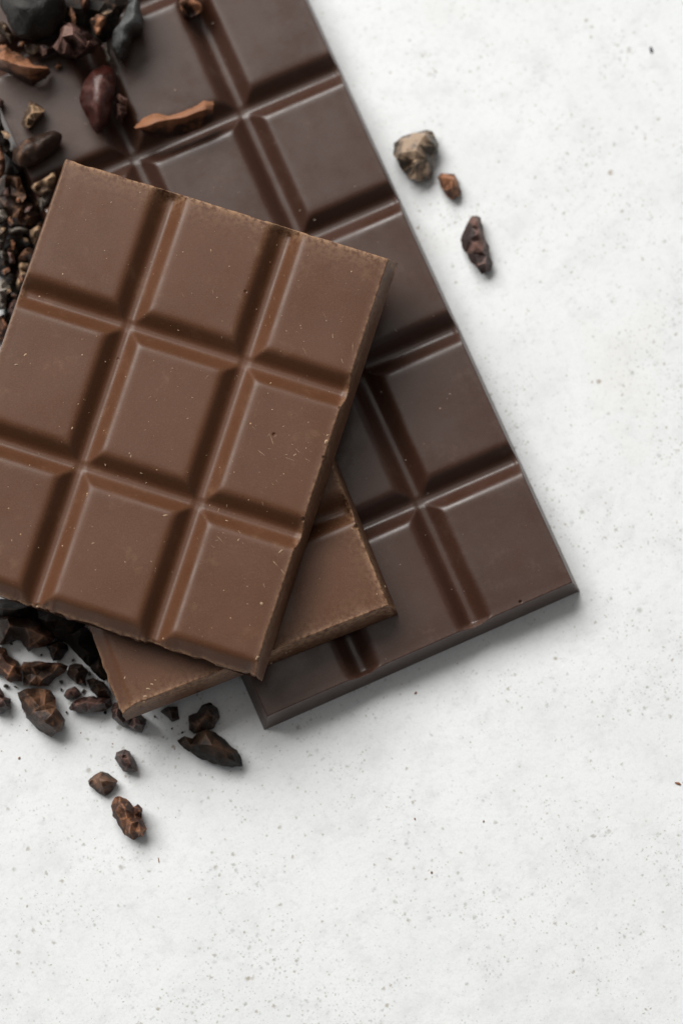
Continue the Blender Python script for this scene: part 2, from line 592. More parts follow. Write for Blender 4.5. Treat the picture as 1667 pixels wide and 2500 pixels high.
for (x, y, r, el, a) in ((343, 470, .25, 1, 0), (530, 726, .25, 1.2, 1), (202, 866, .3, 1, 0), (62, 866, .25, 2, 1), (639, 1473, .4, 1.6, -.5),
                         (672, 1375, .12, 9, -.55), (690, 1395, .10, 10, -.6), (645, 1430, .09, 9, -1.0), (583, 1317, .25, 2, 1.3),
                         (685, 1346, .25, 3, 1.0), (796, 1078, .5, 1.6, 1.2), (800, 1062, .3, 1.5, .6), (404, 1258, .3, 3, .4), (628, 1605, .4, 2, 1.3),
                         (632, 1614, .3, 1.5, 1), (88, 1476, .3, 1.4, .6), (40, 890, .3, 2.2, .4), (720, 1110, .18, 4, .8), (812, 820, .12, 7, 1.9),
                         (835, 880, .12, 8, -.9), (700, 1110, .2, 2, .3), (655, 960, .2, 1.3, 0), (665, 1000, .2, 1.4, 0), (560, 650, .2, 1, 0)):
    u_, v_ = bar_local(m1_o, u1, pix(x, y, ZM1 + H).xy)
    fix.append((u_, v_, r / 1000 * .8, el, a))
rs = random.Random(44)
for _ in range(70):                              # fine scratches and shavings, thickest near the right-hand squares
    x, y = rs.gauss(640, 150), rs.gauss(1150, 240)
    u_, v_ = bar_local(m1_o, u1, pix(x, y, ZM1 + H).xy)
    if m1_ub[0] + .003 < u_ < m1_ub[-1] - .003 and m1_vb[0] + .003 < v_ < m1_vb[-1] - .004:
        fix.append((u_, v_, rs.uniform(.018, .06) / 1000, rs.uniform(4, 26), rs.gauss(-.7, .7)))
bar_crumbs(milk1, milk1_top, m1_ub, m1_vb, 210, M_CRUMB_MILK, 13, fix)

# ------------------------------------------------------------------ cacao nibs, beans and husks
FR = {1: (0, 0, 3.92), 2: (0, 350, 4.7033), 3: (0, 1400, 3.92), 4: (200, 1600, 3.136), 5: (900, 280, 3.92), 6: (300, 0, 2.6133)}


def inside(p, poly):
    c = False
    n = len(poly)
    for i in range(n):
        a, b = poly[i], poly[i - 1]
        if (a.y > p.y) != (b.y > p.y) and p.x < (b.x - a.x) * (p.y - a.y) / (b.y - a.y) + a.x:
            c = not c
    return c


def edge_dist(p, poly):
    m = 1e9
    for i in range(len(poly)):
        a, b = poly[i - 1], poly[i]
        d = b - a
        t = max(0, min(1, (p - a).dot(d) / max(d.dot(d), 1e-12)))
        m = min(m, (a + d * t - p).length)
    return m


def build_nib(idx, name, label, cat, fr, z0, h, key, outline, inner=(), rough=1.0, group=None, waist=0.24, smooth_it=1, rim=0.0):
    """A fragment: its outline is its widest level; `inner` are crests (x, y, height 0-1, tint 0-1)."""
    ox, oy, sc = FR[fr]
    rnd = random.Random(idx * 17 + 3)
    if smooth_it > 1:
        waist = 0.42
    h, z0 = h * (1.2 if smooth_it < 2 else 1.0) / 1000, z0 / 1000
    zw = z0 + h * waist

    def W(x, y, z):
        return pix(ox + x / sc, oy + y / sc, z).xy

    poly = [W(x, y, zw) for x, y in outline]
    cen = sum(poly, Vector((0, 0))) / len(poly)
    # refine the outline a little so that it is not a polygon
    fine = []
    size = max((p - cen).length for p in poly)
    for i in range(len(poly)):
        a, b = poly[i], poly[(i + 1) % len(poly)]
        L = (b - a).length
        k_ = max(1, min(4, int(L / (0.0011))))
        nrm = Vector(((b - a).y, -(b - a).x)).normalized()
        for q in range(k_):
            t = q / k_
            off = 0 if q == 0 else rnd.uniform(-1, 1) * min(0.00022, L * 0.06) * rough
            fine.append(a + (b - a) * t + nrm * off)
    if sum(fine[i - 1].cross(fine[i]) for i in range(len(fine))) < 0:
        fine.reverse()
    pts = [Vector(p) for p in fine]
    zs = [zw + rnd.uniform(-.06, .06) * h * rough for _ in fine]
    ts = [rim] * len(fine)
    inr = [(W(x, y, z0 + h * hh), hh, t) for (x, y, hh, t) in inner]
    dmax = 1e-6
    for _ in range(200):
        p = cen + Vector((rnd.uniform(-1, 1), rnd.uniform(-1, 1))) * size
        if inside(p, fine):
            dmax = max(dmax, edge_dist(p, fine))
    cand = [p for p, _, _ in inr]
    for q, p in enumerate(fine):            # an edge that carries a crest rises with it
        for (c, hh, t) in inr:
            w_ = math.exp(-((p - c).length / (size * 0.16 + 0.0004)) ** 2)
            if hh > 0.6:
                zs[q] += (z0 + h * hh - zs[q]) * 0.75 * w_
                ts[q] += (t - ts[q]) * w_
    for (p, hh, t) in inr:
        if inside(p, fine):
            pts.append(p)
            zs.append(z0 + h * hh)
            ts.append(t)
    # more facet corners, heights following the crests
    tries, added = 0, 0
    want = 7 + int(size / 0.0012) if len(inr) < 5 else 4 + int(size / 0.0022)
    while tries < 500 and added < want:
        tries += 1
        p = cen + Vector((rnd.uniform(-1, 1), rnd.uniform(-1, 1))) * size
        if not inside(p, fine):
            continue
        d = edge_dist(p, fine)
        if d < 0.00035 or min([(p - c).length for c in cand] + [1]) < max(0.0007, size * 0.17):
            continue
        dome = (d / dmax) ** (0.8 if smooth_it < 2 else 0.5)
        hh = waist + (0.92 - waist) * min(1, dome) + rnd.uniform(-.16, .16) * rough
        t = max(0, rnd.uniform(-.3, .5)) * 0.6
        if inr:
            wsum = sum(1 / ((p - c).length ** 2 + 1e-9) for c, _, _ in inr)
            hi = sum(c_h / ((p - c).length ** 2 + 1e-9) for c, c_h, _ in inr) / wsum
            ti = sum(c_t / ((p - c).length ** 2 + 1e-9) for c, _, c_t in inr) / wsum
            hh = waist + (hi - waist) * min(1, dome * 1.25) + rnd.uniform(-.11, .11) * rough
            t = max(0, ti + rnd.uniform(-.15, .15))
        cand.append(p)
        pts.append(p)
        zs.append(z0 + h * hh)
        ts.append(t)
        added += 1
    n = len(fine)
    res = geometry.delaunay_2d_cdt(pts, [(i, (i + 1) % n) for i in range(n)], [list(range(n))], 1, 1e-7)
    vco, _, fcs, vorig = res[0], res[1], res[2], res[3]
    bm = bmesh.new()
    lay = bm.verts.layers.float.new('tint')
    top = []
    bound = {}
    for i, c in enumerate(vco):
        o_ = vorig[i][0] if vorig[i] else 0
        v = bm.verts.new((c.x - cen.x, c.y - cen.y, zs[o_] - z0))
        v[lay] = ts[o_]
        top.append(v)
        if vorig[i]:
            bound[o_] = v
    for f_ in fcs:
        try:
            bm.faces.new([top[q] for q in f_])
        except ValueError:
            pass
    ring = [bound[i] for i in range(n) if i in bound]
    low = []
    for v in ring:
        s = 0.80 + rnd.uniform(-.06, .06)
        q = bm.verts.new((v.co.x * s, v.co.y * s, rnd.uniform(0.0, 0.04) * h))
        q[lay] = 0.1
        low.append(q)
    m = len(ring)
    for i in range(m):
        j = (i + 1) % m
        bm.faces.new((ring[j], ring[i], low[i], low[j]))
    cb = bm.verts.new((0, 0, 0))
    for i in range(m):
        j = (i + 1) % m
        bm.faces.new((low[j], low[i], cb))
    bmesh.ops.triangulate(bm, faces=list(bm.faces))
    bmesh.ops.recalc_face_normals(bm, faces=list(bm.faces))
    if smooth_it < 2:
        for ed in bm.edges:
            if len(ed.link_faces) == 2 and ed.calc_face_angle(0) > 0.28:
                ed.smooth = False
    cuts = 3 if smooth_it > 1 or size > 0.0035 else 2
    bmesh.ops.subdivide_edges(bm, edges=list(bm.edges), cuts=cuts, use_grid_fill=True)
    for _ in range(smooth_it):
        bmesh.ops.smooth_vert(bm, verts=list(bm.verts), factor=0.5 if smooth_it > 1 else 0.16, use_axis_x=True, use_axis_y=True, use_axis_z=True)
    bm.normal_update()
    if smooth_it < 2:                       # broken edges are paler
        for ed in bm.edges:
            if not ed.smooth and len(ed.link_faces) == 2 and ed.calc_face_angle_signed(0) > 0.1:
                for v in ed.verts:
                    if v.co.z > h * 0.3 and v[lay] < 0.9:
                        v[lay] = min(1.0, v[lay] + 0.07 + 0.35 * max(0.0, noise.noise(v.co * 900)))
    am = min(0.00012, size * 0.03) * rough * (0.45 if smooth_it == 2 else 1.0)
    for v in bm.verts:
        p = v.co + Vector((idx * 0.37, idx * 0.11, 0))
        d = noise.fractal(p * 700, 0.8, 2.1, 4) * am
        v.co += v.normal * d
        v.co.z = max(v.co.z, 0.0)
    me = bpy.data.meshes.new(name)
    bm.to_mesh(me)
    bm.free()
    me.polygons.foreach_set('use_smooth', [True] * len(me.polygons))
    me.materials.append(M_NIB[key])
    o = bpy.data.objects.new(name, me)
    COL.objects.link(o)
    o.location = (cen.x, cen.y, z0)
    tag(o, label, cat, group)
    return o


D0 = H * 1000            # top of the dark bar, mm
NIBS = [
    # ---- loose pieces right of the bar
    ('cacao_nib', 'large shiny brown nib with pale top and painted glints, right of the dark bar', 'cacao nib', 5, 0, 6.5, 'pale',
     [(240, 270), (330, 205), (450, 170), (550, 140), (610, 160), (670, 290), (660, 370), (610, 430), (615, 560), (590, 630), (450, 655), (370, 620), (290, 510), (230, 400)],
     [(330, 360, .95, .7), (450, 340, 1.0, .6), (540, 190, .85, .9), (380, 240, .82, .9), (440, 480, .95, .25), (300, 420, .8, .15), (560, 420, .75, .1), (640, 300, .62, .15), (560, 560, .55, .9), (450, 600, .7, .8)]),  # high tints paint highlights and glints over its tan top
    ('cacao_nib', 'small orange brown nib below the large shiny one', 'cacao nib', 5, 0, 4.2, 'rust',
     [(655, 600), (690, 560), (820, 560), (860, 650), (890, 740), (860, 790), (800, 825), (740, 790), (700, 720)],
     [(720, 600, .85, .9), (800, 620, 1.0, .9), (790, 700, .95, .7), (740, 720, .8, .5), (820, 770, .65, .6)]),
    ('cacao_nib', 'slender dark nib with reddish broken side, farthest right on the table', 'cacao nib', 5, 0, 4.6, 'purple',
     [(980, 975), (1010, 970), (1070, 990), (1110, 1200), (1150, 1260), (1185, 1440), (1160, 1500), (1080, 1540), (980, 1430), (890, 1280), (875, 1200), (910, 1110), (950, 1030)],
     [(1030, 1010, .8, .8), (1050, 1130, .95, .8), (985, 1080, .85, .0), (1010, 1240, 1.0, .9), (960, 1200, .8, .0), (1080, 1300, .95, .55), (1000, 1330, .8, 0), (1110, 1420, .85, .6), (1050, 1440, .8, .05)]),
    # ---- loose pieces below the stack
    ('cacao_nib', 'small dark grey brown nib, upper of three trailing below the stack', 'cacao nib', 4, 0, 4.5, 'purple',
     [(250, 790), (270, 740), (330, 720), (370, 735), (420, 830), (430, 890), (370, 900), (320, 890)],
     [(310, 760, .95, .5), (360, 790, 1.0, .6), (350, 840, .9, .4), (390, 870, .7, .3)]),
    ('cacao_nib', 'smooth reddish brown nib with pointed corner, middle of three trailing below', 'cacao nib', 4, 0, 4.2, 'umber',
     [(45, 960), (90, 920), (160, 885), (200, 900), (280, 960), (250, 1020), (180, 1080), (130, 1060), (60, 1000)],
     [(130, 940, .9, .7), (190, 960, 1.0, .75), (160, 1010, .85, .6), (240, 970, .7, .6)]),
    ('cacao_nib', 'lumpy two-lobed reddish nib, lowest on the table', 'cacao nib', 4, 0, 6.0, 'rust',
     [(220, 1150), (250, 1090), (300, 1080), (360, 1110), (400, 1160), (430, 1140), (470, 1170), (465, 1250), (500, 1330), (470, 1390), (400, 1415), (330, 1380), (300, 1330), (240, 1230)],
     [(290, 1120, .85, .35), (330, 1170, 1.0, .3), (260, 1190, .8, .1), (350, 1250, .95, .65), (300, 1260, .8, .2), (405, 1220, .62, .0), (440, 1190, .85, .2), (435, 1270, .9, .1), (450, 1350, .85, .5), (370, 1350, .7, .35)], 1.5),
    ('cacao_bean', 'half cacao bean, black with brown broken face, below the stack', 'cacao bean', 4, 0, 6.5, 'black',
     [(730, 655), (790, 620), (850, 640), (890, 590), (960, 570), (1020, 590), (1100, 650), (1190, 730), (1230, 800), (1230, 850), (1150, 860), (1000, 830), (880, 780), (780, 710)],
     [(800, 640, .7, .7), (900, 680, .9, .15), (950, 600, .85, .9), (1000, 690, 1.0, .6), (1080, 720, .95, .8), (1150, 750, .8, .7), (900, 730, .75, 0), (1050, 790, .75, 0), (1180, 820, .6, 0)]),
    ('cacao_nib', 'dark two-step nib just above the black half bean', 'cacao nib', 4, 0, 6.0, 'umber',
     [(815, 460), (880, 440), (920, 380), (980, 360), (1040, 400), (1060, 480), (1010, 560), (930, 600), (860, 600), (820, 570)],
     [(960, 420, 1.0, .1), (1000, 460, .9, .15), (940, 470, .85, .6), (1030, 490, .6, .5), (880, 500, .7, .2), (900, 560, .6, .2)]),
    ('cacao_nib', 'little dark nib peeking out under the lower milk piece', 'cacao nib', 4, 0, 3.5, 'umber',
     [(600, 430), (660, 390), (735, 390), (750, 490), (690, 510), (640, 460)], []),
    ('cacao_nib', 'dark nib pinched under the corner of the lower milk piece', 'cacao nib', 3, 0, 6.5, 'purple',
     [(1065, 1300), (1100, 1230), (1200, 1260), (1350, 1350), (1410, 1400), (1400, 1460), (1360, 1530), (1250, 1490), (1150, 1450), (1080, 1390)],
     [(1120, 1330, .9, .3), (1280, 1470, .6, .7), (1180, 1430, .6, .1), (1360, 1450, .7, .05)]),
    ('cacao_bean', 'almond shaped dark brown bean with purple broken side, left of the milk corner', 'cacao bean', 3, 0, 7.0, 'umber',
     [(170, 1140), (270, 1100), (370, 1095), (490, 1120), (540, 1190), (560, 1300), (630, 1400), (600, 1510), (500, 1570), (380, 1510), (290, 1420), (210, 1290)],
     [(270, 1160, .8, .2), (320, 1200, .95, .5), (440, 1160, .75, .85), (430, 1250, 1.0, .55), (500, 1350, .95, .35), (540, 1280, .7, .9), (330, 1320, .9, .15), (420, 1420, .95, .2), (520, 1480, .8, .2), (590, 1440, .6, .7)]),
    ('cacao_nib', 'dark block shaped nib cut by the left picture edge, beside the almond shaped bean', 'cacao nib', 3, 0, 5, 'purple',
     [(-60, 1080), (0, 1085), (60, 1190), (110, 1200), (120, 1300), (30, 1340), (-60, 1340)], [(0, 1150, .9, .4), (30, 1210, 1., .6), (60, 1260, .9, .05)]),
    ('cacao_nib', 'long purple brown nib left of the lower milk corner', 'cacao nib', 3, 0, 5.5, 'purple',
     [(660, 1290), (700, 1230), (780, 1190), (900, 1170), (1060, 1190), (1090, 1260), (1030, 1310), (900, 1340), (770, 1340), (680, 1310)],
     [(740, 1260, .9, .55), (830, 1230, 1., .6), (920, 1250, .95, .7), (850, 1300, .8, .1), (1000, 1240, .8, .1)]),
    ('cacao_nib', 'small dull brown nib above the long purple one', 'cacao nib', 3, 0, 4, 'purple',
     [(610, 1170), (640, 1110), (720, 1080), (790, 1160), (740, 1195), (650, 1210)], [(660, 1150, .9, .6), (720, 1130, 1., .75)]),
    ('cacao_nib', 'small blackish nib against the left edge of the lower milk piece', 'cacao nib', 3, 0, 5, 'black',
     [(830, 1020), (900, 1000), (1000, 1040), (1070, 1130), (1060, 1190), (940, 1190), (870, 1120)], [(900, 1060, .9, .4), (950, 1120, .95, .8)]),
    ('cacao_nib', 'brown curved nib with tan rim, above the almond shaped bean', 'cacao nib', 3, 0, 6, 'umber',
     [(215, 890), (230, 850), (400, 845), (560, 860), (660, 890), (640, 940), (540, 1000), (470, 1080), (330, 1080), (230, 1070)],
     [(240, 880, .85, .9), (400, 865, 1., .9), (560, 885, 1., .8), (400, 930, .5, .0), (300, 960, .55, 0), (400, 1020, .75, .45), (300, 1040, .65, .3), (500, 960, .6, .3)]),
    ('cacao_nib', 'rounded dark brown nib right of the tan rimmed nib', 'cacao nib', 3, 0, 5.5, 'umber',
     [(660, 880), (720, 860), (790, 870), (850, 940), (820, 1010), (830, 1080), (740, 1060), (680, 1010), (640, 960)], [(740, 910, .95, .05), (720, 980, .8, .2), (790, 1040, .6, .6)]),
    ('cacao_nib', 'reddish dark nib cut by the left edge, below the top milk piece', 'cacao nib', 3, 0, 6, 'rust',
     [(-60, 690), (0, 700), (60, 720), (90, 790), (180, 840), (215, 900), (220, 1040), (110, 1050), (0, 970), (-60, 960)],
     [(20, 780, .8, .15), (60, 850, .8, .0), (130, 890, 1., .5), (170, 960, .8, .1), (90, 970, .9, .45), (10, 900, .7, .0)]),
    ('cacao_nib', 'dark jagged nib in the shadow below the top milk piece', 'cacao nib', 3, 0, 7, 'umber',
     [(-60, 420), (100, 380), (300, 400), (420, 480), (500, 580), (530, 640), (440, 710), (280, 755), (200, 650), (130, 630), (40, 690), (-60, 700)],
     [(100, 500, .9, .05), (250, 520, 1., .05), (430, 600, .9, .7), (350, 660, .8, .45), (280, 710, .6, .2), (40, 620, .7, .1)]),
    ('cacao_nib', 'blackish nib between two white table gaps under the milk piece', 'cacao nib', 3, 0, 6, 'black',
     [(440, 690), (540, 640), (650, 680), (660, 730), (590, 830), (510, 840)], [(550, 720, .9, .35)]),
    ('cacao_nib', 'black nib deep in the shadow along the lower milk piece', 'cacao nib', 3, 0, 6.5, 'black',
     [(520, 480), (700, 480), (860, 540), (960, 760), (1050, 1010), (1000, 1030), (950, 1000), (860, 900), (720, 760), (600, 640)],
     [(700, 580, .9, .1), (850, 760, .8, .1), (940, 900, .7, .1)]),
    ('cacao_nib', 'black shade filler largely covered by the top milk piece, nearest its broken edge', 'cacao nib', 3, 0, 7.5, 'black',
     [(-60, 230), (200, 260), (500, 380), (830, 480), (720, 620), (600, 660), (540, 640), (420, 500), (300, 420), (-60, 440)], [(150, 350, .9, .1), (450, 460, .9, .2), (680, 540, .8, .1)]),  # black piece added to deepen the shadow under the milk edge
    # ---- pile left of the milk piece, on the table
    ('cacao_nib', 'black nib with reddish rim at the left edge, beside the top milk corner', 'cacao nib', 2, 3.5, 7.5, 'umber',
     [(-60, 360), (0, 370), (80, 370), (200, 380), (240, 400), (270, 500), (310, 590), (320, 660), (280, 720), (200, 700), (180, 800), (120, 840), (60, 820), (-60, 700)],
     [(60, 390, .85, .6), (200, 395, .9, .7), (250, 490, .8, .5), (120, 480, .5, 0), (100, 600, .45, 0), (290, 620, .8, .6), (230, 690, .8, .9), (60, 720, .45, 0)]),
    ('cacao_nib', 'lumpy dark brown nib under the black reddish rimmed one', 'cacao nib', 2, 0.5, 8, 'umber',
     [(120, 660), (310, 660), (400, 700), (480, 820), (470, 900), (370, 970), (200, 960), (110, 940), (120, 820)],
     [(230, 760, .9, .6), (200, 850, .8, .4), (330, 850, .85, .3), (300, 790, .6, .05), (260, 920, .7, .2)]),
    ('cacao_husk', 'cup shaped husk with tan rim touching the top milk corner', 'cacao husk', 2, 8.5, 5, 'tan',
     [(350, 500), (400, 460), (520, 400), (560, 360), (650, 320), (660, 400), (600, 560), (500, 610), (430, 590), (370, 540)],
     [(420, 470, .95, .95), (530, 420, 1., .95), (600, 370, 1., .9), (500, 500, .3, .0), (450, 520, .4, .05), (560, 520, .6, .4), (400, 530, .7, .5)]),
    ('cacao_nib', 'pale grey triangular nib wedged against the milk side', 'cacao nib', 2, 6, 4, 'grey',
     [(430, 650), (600, 560), (600, 660), (490, 790)], [(520, 670, .9, .9), (480, 720, .8, .8)]),
    ('cacao_nib', 'pale blue grey nib at the left edge below the black rimmed one', 'cacao nib', 2, 6, 5, 'grey',
     [(-70, 660), (0, 690), (50, 760), (100, 850), (90, 890), (0, 950), (-70, 960)], [(0, 800, .95, 1.), (50, 850, .9, 1.), (-30, 870, .9, .9)]),
    ('cacao_nib', 'greenish grey nib at the left edge, second of the grey ones', 'cacao nib', 2, 4.5, 5, 'grey',
     [(-70, 960), (0, 960), (60, 970), (100, 1030), (60, 1100), (50, 1230), (90, 1350), (40, 1340), (0, 1280), (-70, 1260)], [(20, 1020, .95, .7), (10, 1120, .95, .6), (30, 1250, .8, .5)]),
    ('cacao_husk', 'flat grey brown husk sliver between the grey nibs and milk side', 'cacao husk', 2, 6, 4, 'grey',
     [(100, 980), (230, 955), (340, 990), (300, 1015), (200, 1030), (110, 1070), (90, 1020)], [(200, 985, 1., .55), (280, 995, .9, .5), (130, 1010, .9, .5)]),
    ('cacao_nib', 'tan nib touching the middle of the milk side', 'cacao nib', 2, 3, 5, 'tan',
     [(340, 1000), (430, 950), (500, 900), (480, 1060), (400, 1190), (350, 1090)], [(400, 1010, .9, .75), (380, 1060, .7, .5), (440, 990, 1., .8)]),
    ('cacao_nib', 'pinkish narrow nib left of the milk side', 'cacao nib', 2, 3, 4.5, 'purple',
     [(70, 1270), (130, 1190), (180, 1330), (190, 1390), (120, 1390), (90, 1340)], [(130, 1260, .95, 1.), (150, 1340, .9, 1.)]),
    ('cacao_nib', 'warm brown nib right of the pinkish narrow one', 'cacao nib', 2, 2.5, 5, 'umber',
     [(200, 1330), (260, 1240), (340, 1190), (400, 1230), (360, 1370), (220, 1380)], [(280, 1280, .95, .9), (330, 1260, 1., .9), (260, 1350, .8, .5)]),
    ('cacao_husk', 'curled husk with tan edge against the lower milk side', 'cacao husk', 2, 2.5, 5, 'tan',
     [(215, 1380), (260, 1360), (370, 1370), (330, 1560), (240, 1680), (195, 1700), (190, 1600), (240, 1500)], [(235, 1410, 1., .95), (250, 1500, .95, .9), (220, 1600, .9, .7), (290, 1470, .5, .1)]),
    ('cacao_nib', 'light grey knobbly nib at the left edge, lowest of the grey ones', 'cacao nib', 2, 2, 6, 'grey',
     [(-70, 1560), (0, 1560), (60, 1550), (110, 1610), (140, 1700), (90, 1800), (80, 1920), (-70, 1930)], [(20, 1620, .9, .9), (70, 1680, 1., .9), (20, 1760, .9, .5), (30, 1860, .8, .6)]),
    ('cacao_nib', 'dusky pink nib below the tan curled husk', 'cacao nib', 2, 1, 5, 'purple',
     [(90, 1850), (180, 1790), (260, 1790), (210, 1960), (130, 2010), (90, 1950)], [(150, 1850, .95, .9), (140, 1930, .9, .7)]),
    ('cacao_nib', 'dark nib with orange flecks at the left edge, lowest of the pile', 'cacao nib', 2, 0, 5, 'rust',
     [(-70, 1960), (0, 1990), (40, 1960), (70, 2000), (60, 2080), (120, 2110), (60, 2270), (-70, 2300)], [(10, 2040, .9, .1), (40, 2110, .9, .6), (20, 2180, .7, .3)]),
    ('cacao_nib', 'black nib filling the gap between the grey nibs', 'cacao nib', 2, 0, 4.5, 'black',
     [(-70, 1230), (60, 1100), (340, 1040), (400, 1180), (300, 1300), (220, 1480), (60, 1560), (-70, 1500)], [(150, 1130, .9, .1), (200, 1250, .8, .1), (80, 1430, .8, .1)]),
    ('cacao_nib', 'black nib under the light knobbly grey nib', 'cacao nib', 2, 0, 4, 'black',
     [(60, 1500), (200, 1440), (240, 1560), (220, 1760), (120, 1860), (60, 1800)], [(150, 1560, .9, .1), (150, 1700, .8, .2)]),
    ('cacao_nib', 'very dark nib lying lowest by the left edge, under the black reddish rimmed one', 'cacao nib', 2, 0, 5, 'black',
     [(-80, 330), (150, 330), (330, 480), (420, 640), (300, 760), (100, 800), (-80, 780)], [(60, 500, .9, .1), (250, 580, .9, .1)]),
    ('cacao_nib', 'very dark nib lying lowest under the cup shaped husk', 'cacao nib', 2, 0, 6, 'umber',
     [(320, 560), (470, 470), (620, 520), (640, 640), (520, 840), (400, 860), (330, 720)], [(450, 620, .9, .1), (520, 700, .8, .05)]),
    ('cacao_nib', 'very dark nib lying lowest under the pale blue grey one', 'cacao nib', 2, 0, 5, 'umber',
     [(-80, 760), (120, 760), (260, 880), (420, 900), (440, 1010), (250, 1080), (60, 1060), (-80, 1000)], [(100, 880, .9, .1), (300, 970, .8, .1)]),
    ('cacao_nib', 'dark nib lying lowest along the milk side, under the tan curled husk', 'cacao nib', 2, 0, 4, 'umber',
     [(220, 1300), (380, 1200), (460, 1180), (380, 1420), (300, 1640), (220, 1700), (180, 1560)], [(320, 1330, .9, .1), (260, 1520, .8, .1)]),
    ('cacao_nib', 'dark nib lying lowest under the dusky pink one', 'cacao nib', 2, 0, 3, 'black',
     [(40, 1820), (200, 1700), (300, 1680), (220, 1900), (140, 2100), (60, 2080)], [(150, 1850, .9, .1)]),
    ('cacao_nib', 'black shade filler wedged against the left edge of the dark bar', 'cacao nib', 2, 0, 7.5, 'black',
     [(20, 20), (150, 90), (260, 240), (340, 340), (320, 440), (80, 400), (20, 250)], [(120, 180, .9, .1), (220, 330, .9, .05)]),  # black piece standing in for the bean's shadow on the table
    # ---- heap on the upper left of the dark bar
    ('cacao_nib', 'wide black shade filler lowest in the heap at the top left corner', 'cacao nib', 1, D0, 4.5, 'black',
     [(500, -60), (1240, -60), (1200, 100), (1080, 330), (980, 420), (900, 380), (860, 250), (640, 240), (560, 120)], [(760, 80, .9, .1), (950, 100, .9, .15), (1100, 60, .9, .1), (960, 330, .7, .1)]),  # black piece standing in for the shadow between the heap's pieces
    ('cacao_bean', 'largest bean, black with a painted grey sheen, in the top left corner', 'cacao bean', 1, D0 + 2.5, 12, 'jet',
     [(30, -120), (-10, 40), (50, 160), (95, 260), (170, 360), (330, 400), (480, 370), (560, 300), (630, 190), (650, 60), (610, -120)],
     [(120, 30, .9, .75), (200, 60, 1., .6), (350, 50, 1., .05), (300, 180, .95, .0), (470, 120, .9, .0), (250, 290, .75, .0), (450, 280, .72, .05)], 0.5),  # grey sheen at its upper left is put into the tint
    ('cacao_husk', 'dull brown husk strip at the left edge below the largest bean', 'cacao husk', 1, D0 + 1, 6, 'tan',
     [(-50, 190), (0, 210), (60, 215), (110, 290), (150, 370), (110, 420), (60, 350), (-50, 290)], [(30, 250, .95, .35), (90, 330, .9, .3)]),
    ('cacao_husk', 'thin dull husk curl right of the crumpled red brown one', 'cacao husk', 1, D0 + 1, 6, 'tan',
     [(230, 430), (380, 395), (480, 415), (440, 490), (330, 545), (265, 520)], [(320, 420, .9, .2), (420, 425, .95, .25), (390, 480, .9, .35), (340, 520, .8, .4), (300, 470, .5, .0)]),
    ('cacao_nib', 'folded purple grey nib in the middle of the top left heap', 'cacao nib', 1, D0 + 1.5, 10, 'purple',
     [(465, 445), (550, 380), (555, 290), (620, 230), (720, 230), (800, 290), (870, 320), (900, 370), (945, 420), (930, 490), (850, 520), (740, 575), (640, 570), (560, 530), (490, 470)],
     [(500, 440, .8, .9), (620, 250, .85, .6), (700, 260, .9, .75), (600, 350, .95, .55), (700, 330, 1., .7), (770, 330, .75, .1), (640, 420, .9, .5), (690, 430, .6, .0), (780, 400, .9, .45), (860, 390, .9, .6), (720, 545, .75, .95), (620, 500, .75, .2), (850, 470, .75, .2), (900, 440, .75, .4)]),
    ('cacao_husk', 'triangular red husk shard pointing down in the top left heap', 'cacao husk', 1, D0 + 3, 7.5, 'husk',
     [(850, 195), (940, 145), (1045, 120), (1025, 230), (965, 350), (930, 360), (885, 270)], [(1000, 170, .95, .45), (960, 200, 1., .9), (940, 300, .9, .75), (900, 230, .7, .1), (985, 260, .85, .7)]),
    ('cacao_husk', 'tiny red husk chip at the top edge above the red shard', 'cacao husk', 1, D0 + 4.2, 6, 'rust',
     [(765, -60), (865, -60), (855, 70), (800, 115), (770, 60)], [(820, 10, 1., .4), (800, 70, .8, .3)]),
    ('cacao_bean', 'blue grey elongated bean reaching over the dark bar from the top edge', 'cacao bean', 1, D0 + 0.5, 11, 'slate',
     [(1235, -80), (1360, -60), (1345, 90), (1392, 200), (1385, 290), (1270, 335), (1255, 430), (1225, 520), (1170, 605), (1105, 560), (1060, 440), (1080, 330), (1150, 220), (1205, 100)],
     [(1300, 0, 1., 1.), (1290, 110, 1., .95), (1320, 210, .9, .8), (1230, 210, 1., .85), (1170, 310, .95, .7), (1210, 370, .9, .5), (1150, 450, .85, .2), (1180, 540, .7, .15)], 0.7),
    ('cacao_husk', 'narrow grey husk sliver above the glossy red bean', 'cacao husk', 1, D0 + 2, 4, 'grey',
     [(975, 410), (1040, 420), (1065, 540), (1100, 640), (1020, 600)], [(1020, 470, .95, .15), (1050, 580, .9, .15)]),
    ('cacao_bean', 'glossy dark red whole bean on the dark bar', 'cacao bean', 1, D0, 9.5, 'bean',
     [(930, 640), (1000, 605), (1080, 640), (1120, 740), (1112, 860), (1092, 960), (1070, 1080), (1040, 1190), (970, 1260), (930, 1300), (880, 1240), (830, 1130), (765, 1020), (745, 930), (790, 810), (840, 720)],
     [(950, 720, .9, .4), (1000, 700, .9, .2), (930, 850, 1., .6), (970, 900, 1., .6), (860, 900, .85, .2), (1040, 850, .85, .0), (930, 1020, .95, .5), (1000, 1050, .85, .05), (930, 1150, .8, .2)], 0.35),
    ('cacao_nib', 'small nib with pale pink top beside the glossy red bean', 'cacao nib', 1, D0, 5.5, 'purple',
     [(1100, 920), (1150, 895), (1225, 945), (1215, 1090), (1170, 1180), (1120, 1140), (1105, 1040)], [(1160, 925, 1., 1.6), (1190, 955, .95, 1.6), (1150, 990, .6, .2), (1160, 1080, .8, .45), (1170, 1140, .6, .35)]),
    ('cacao_nib', 'beige pointed nib alone on a dark chocolate square', 'cacao nib', 1, D0, 5, 'tan',
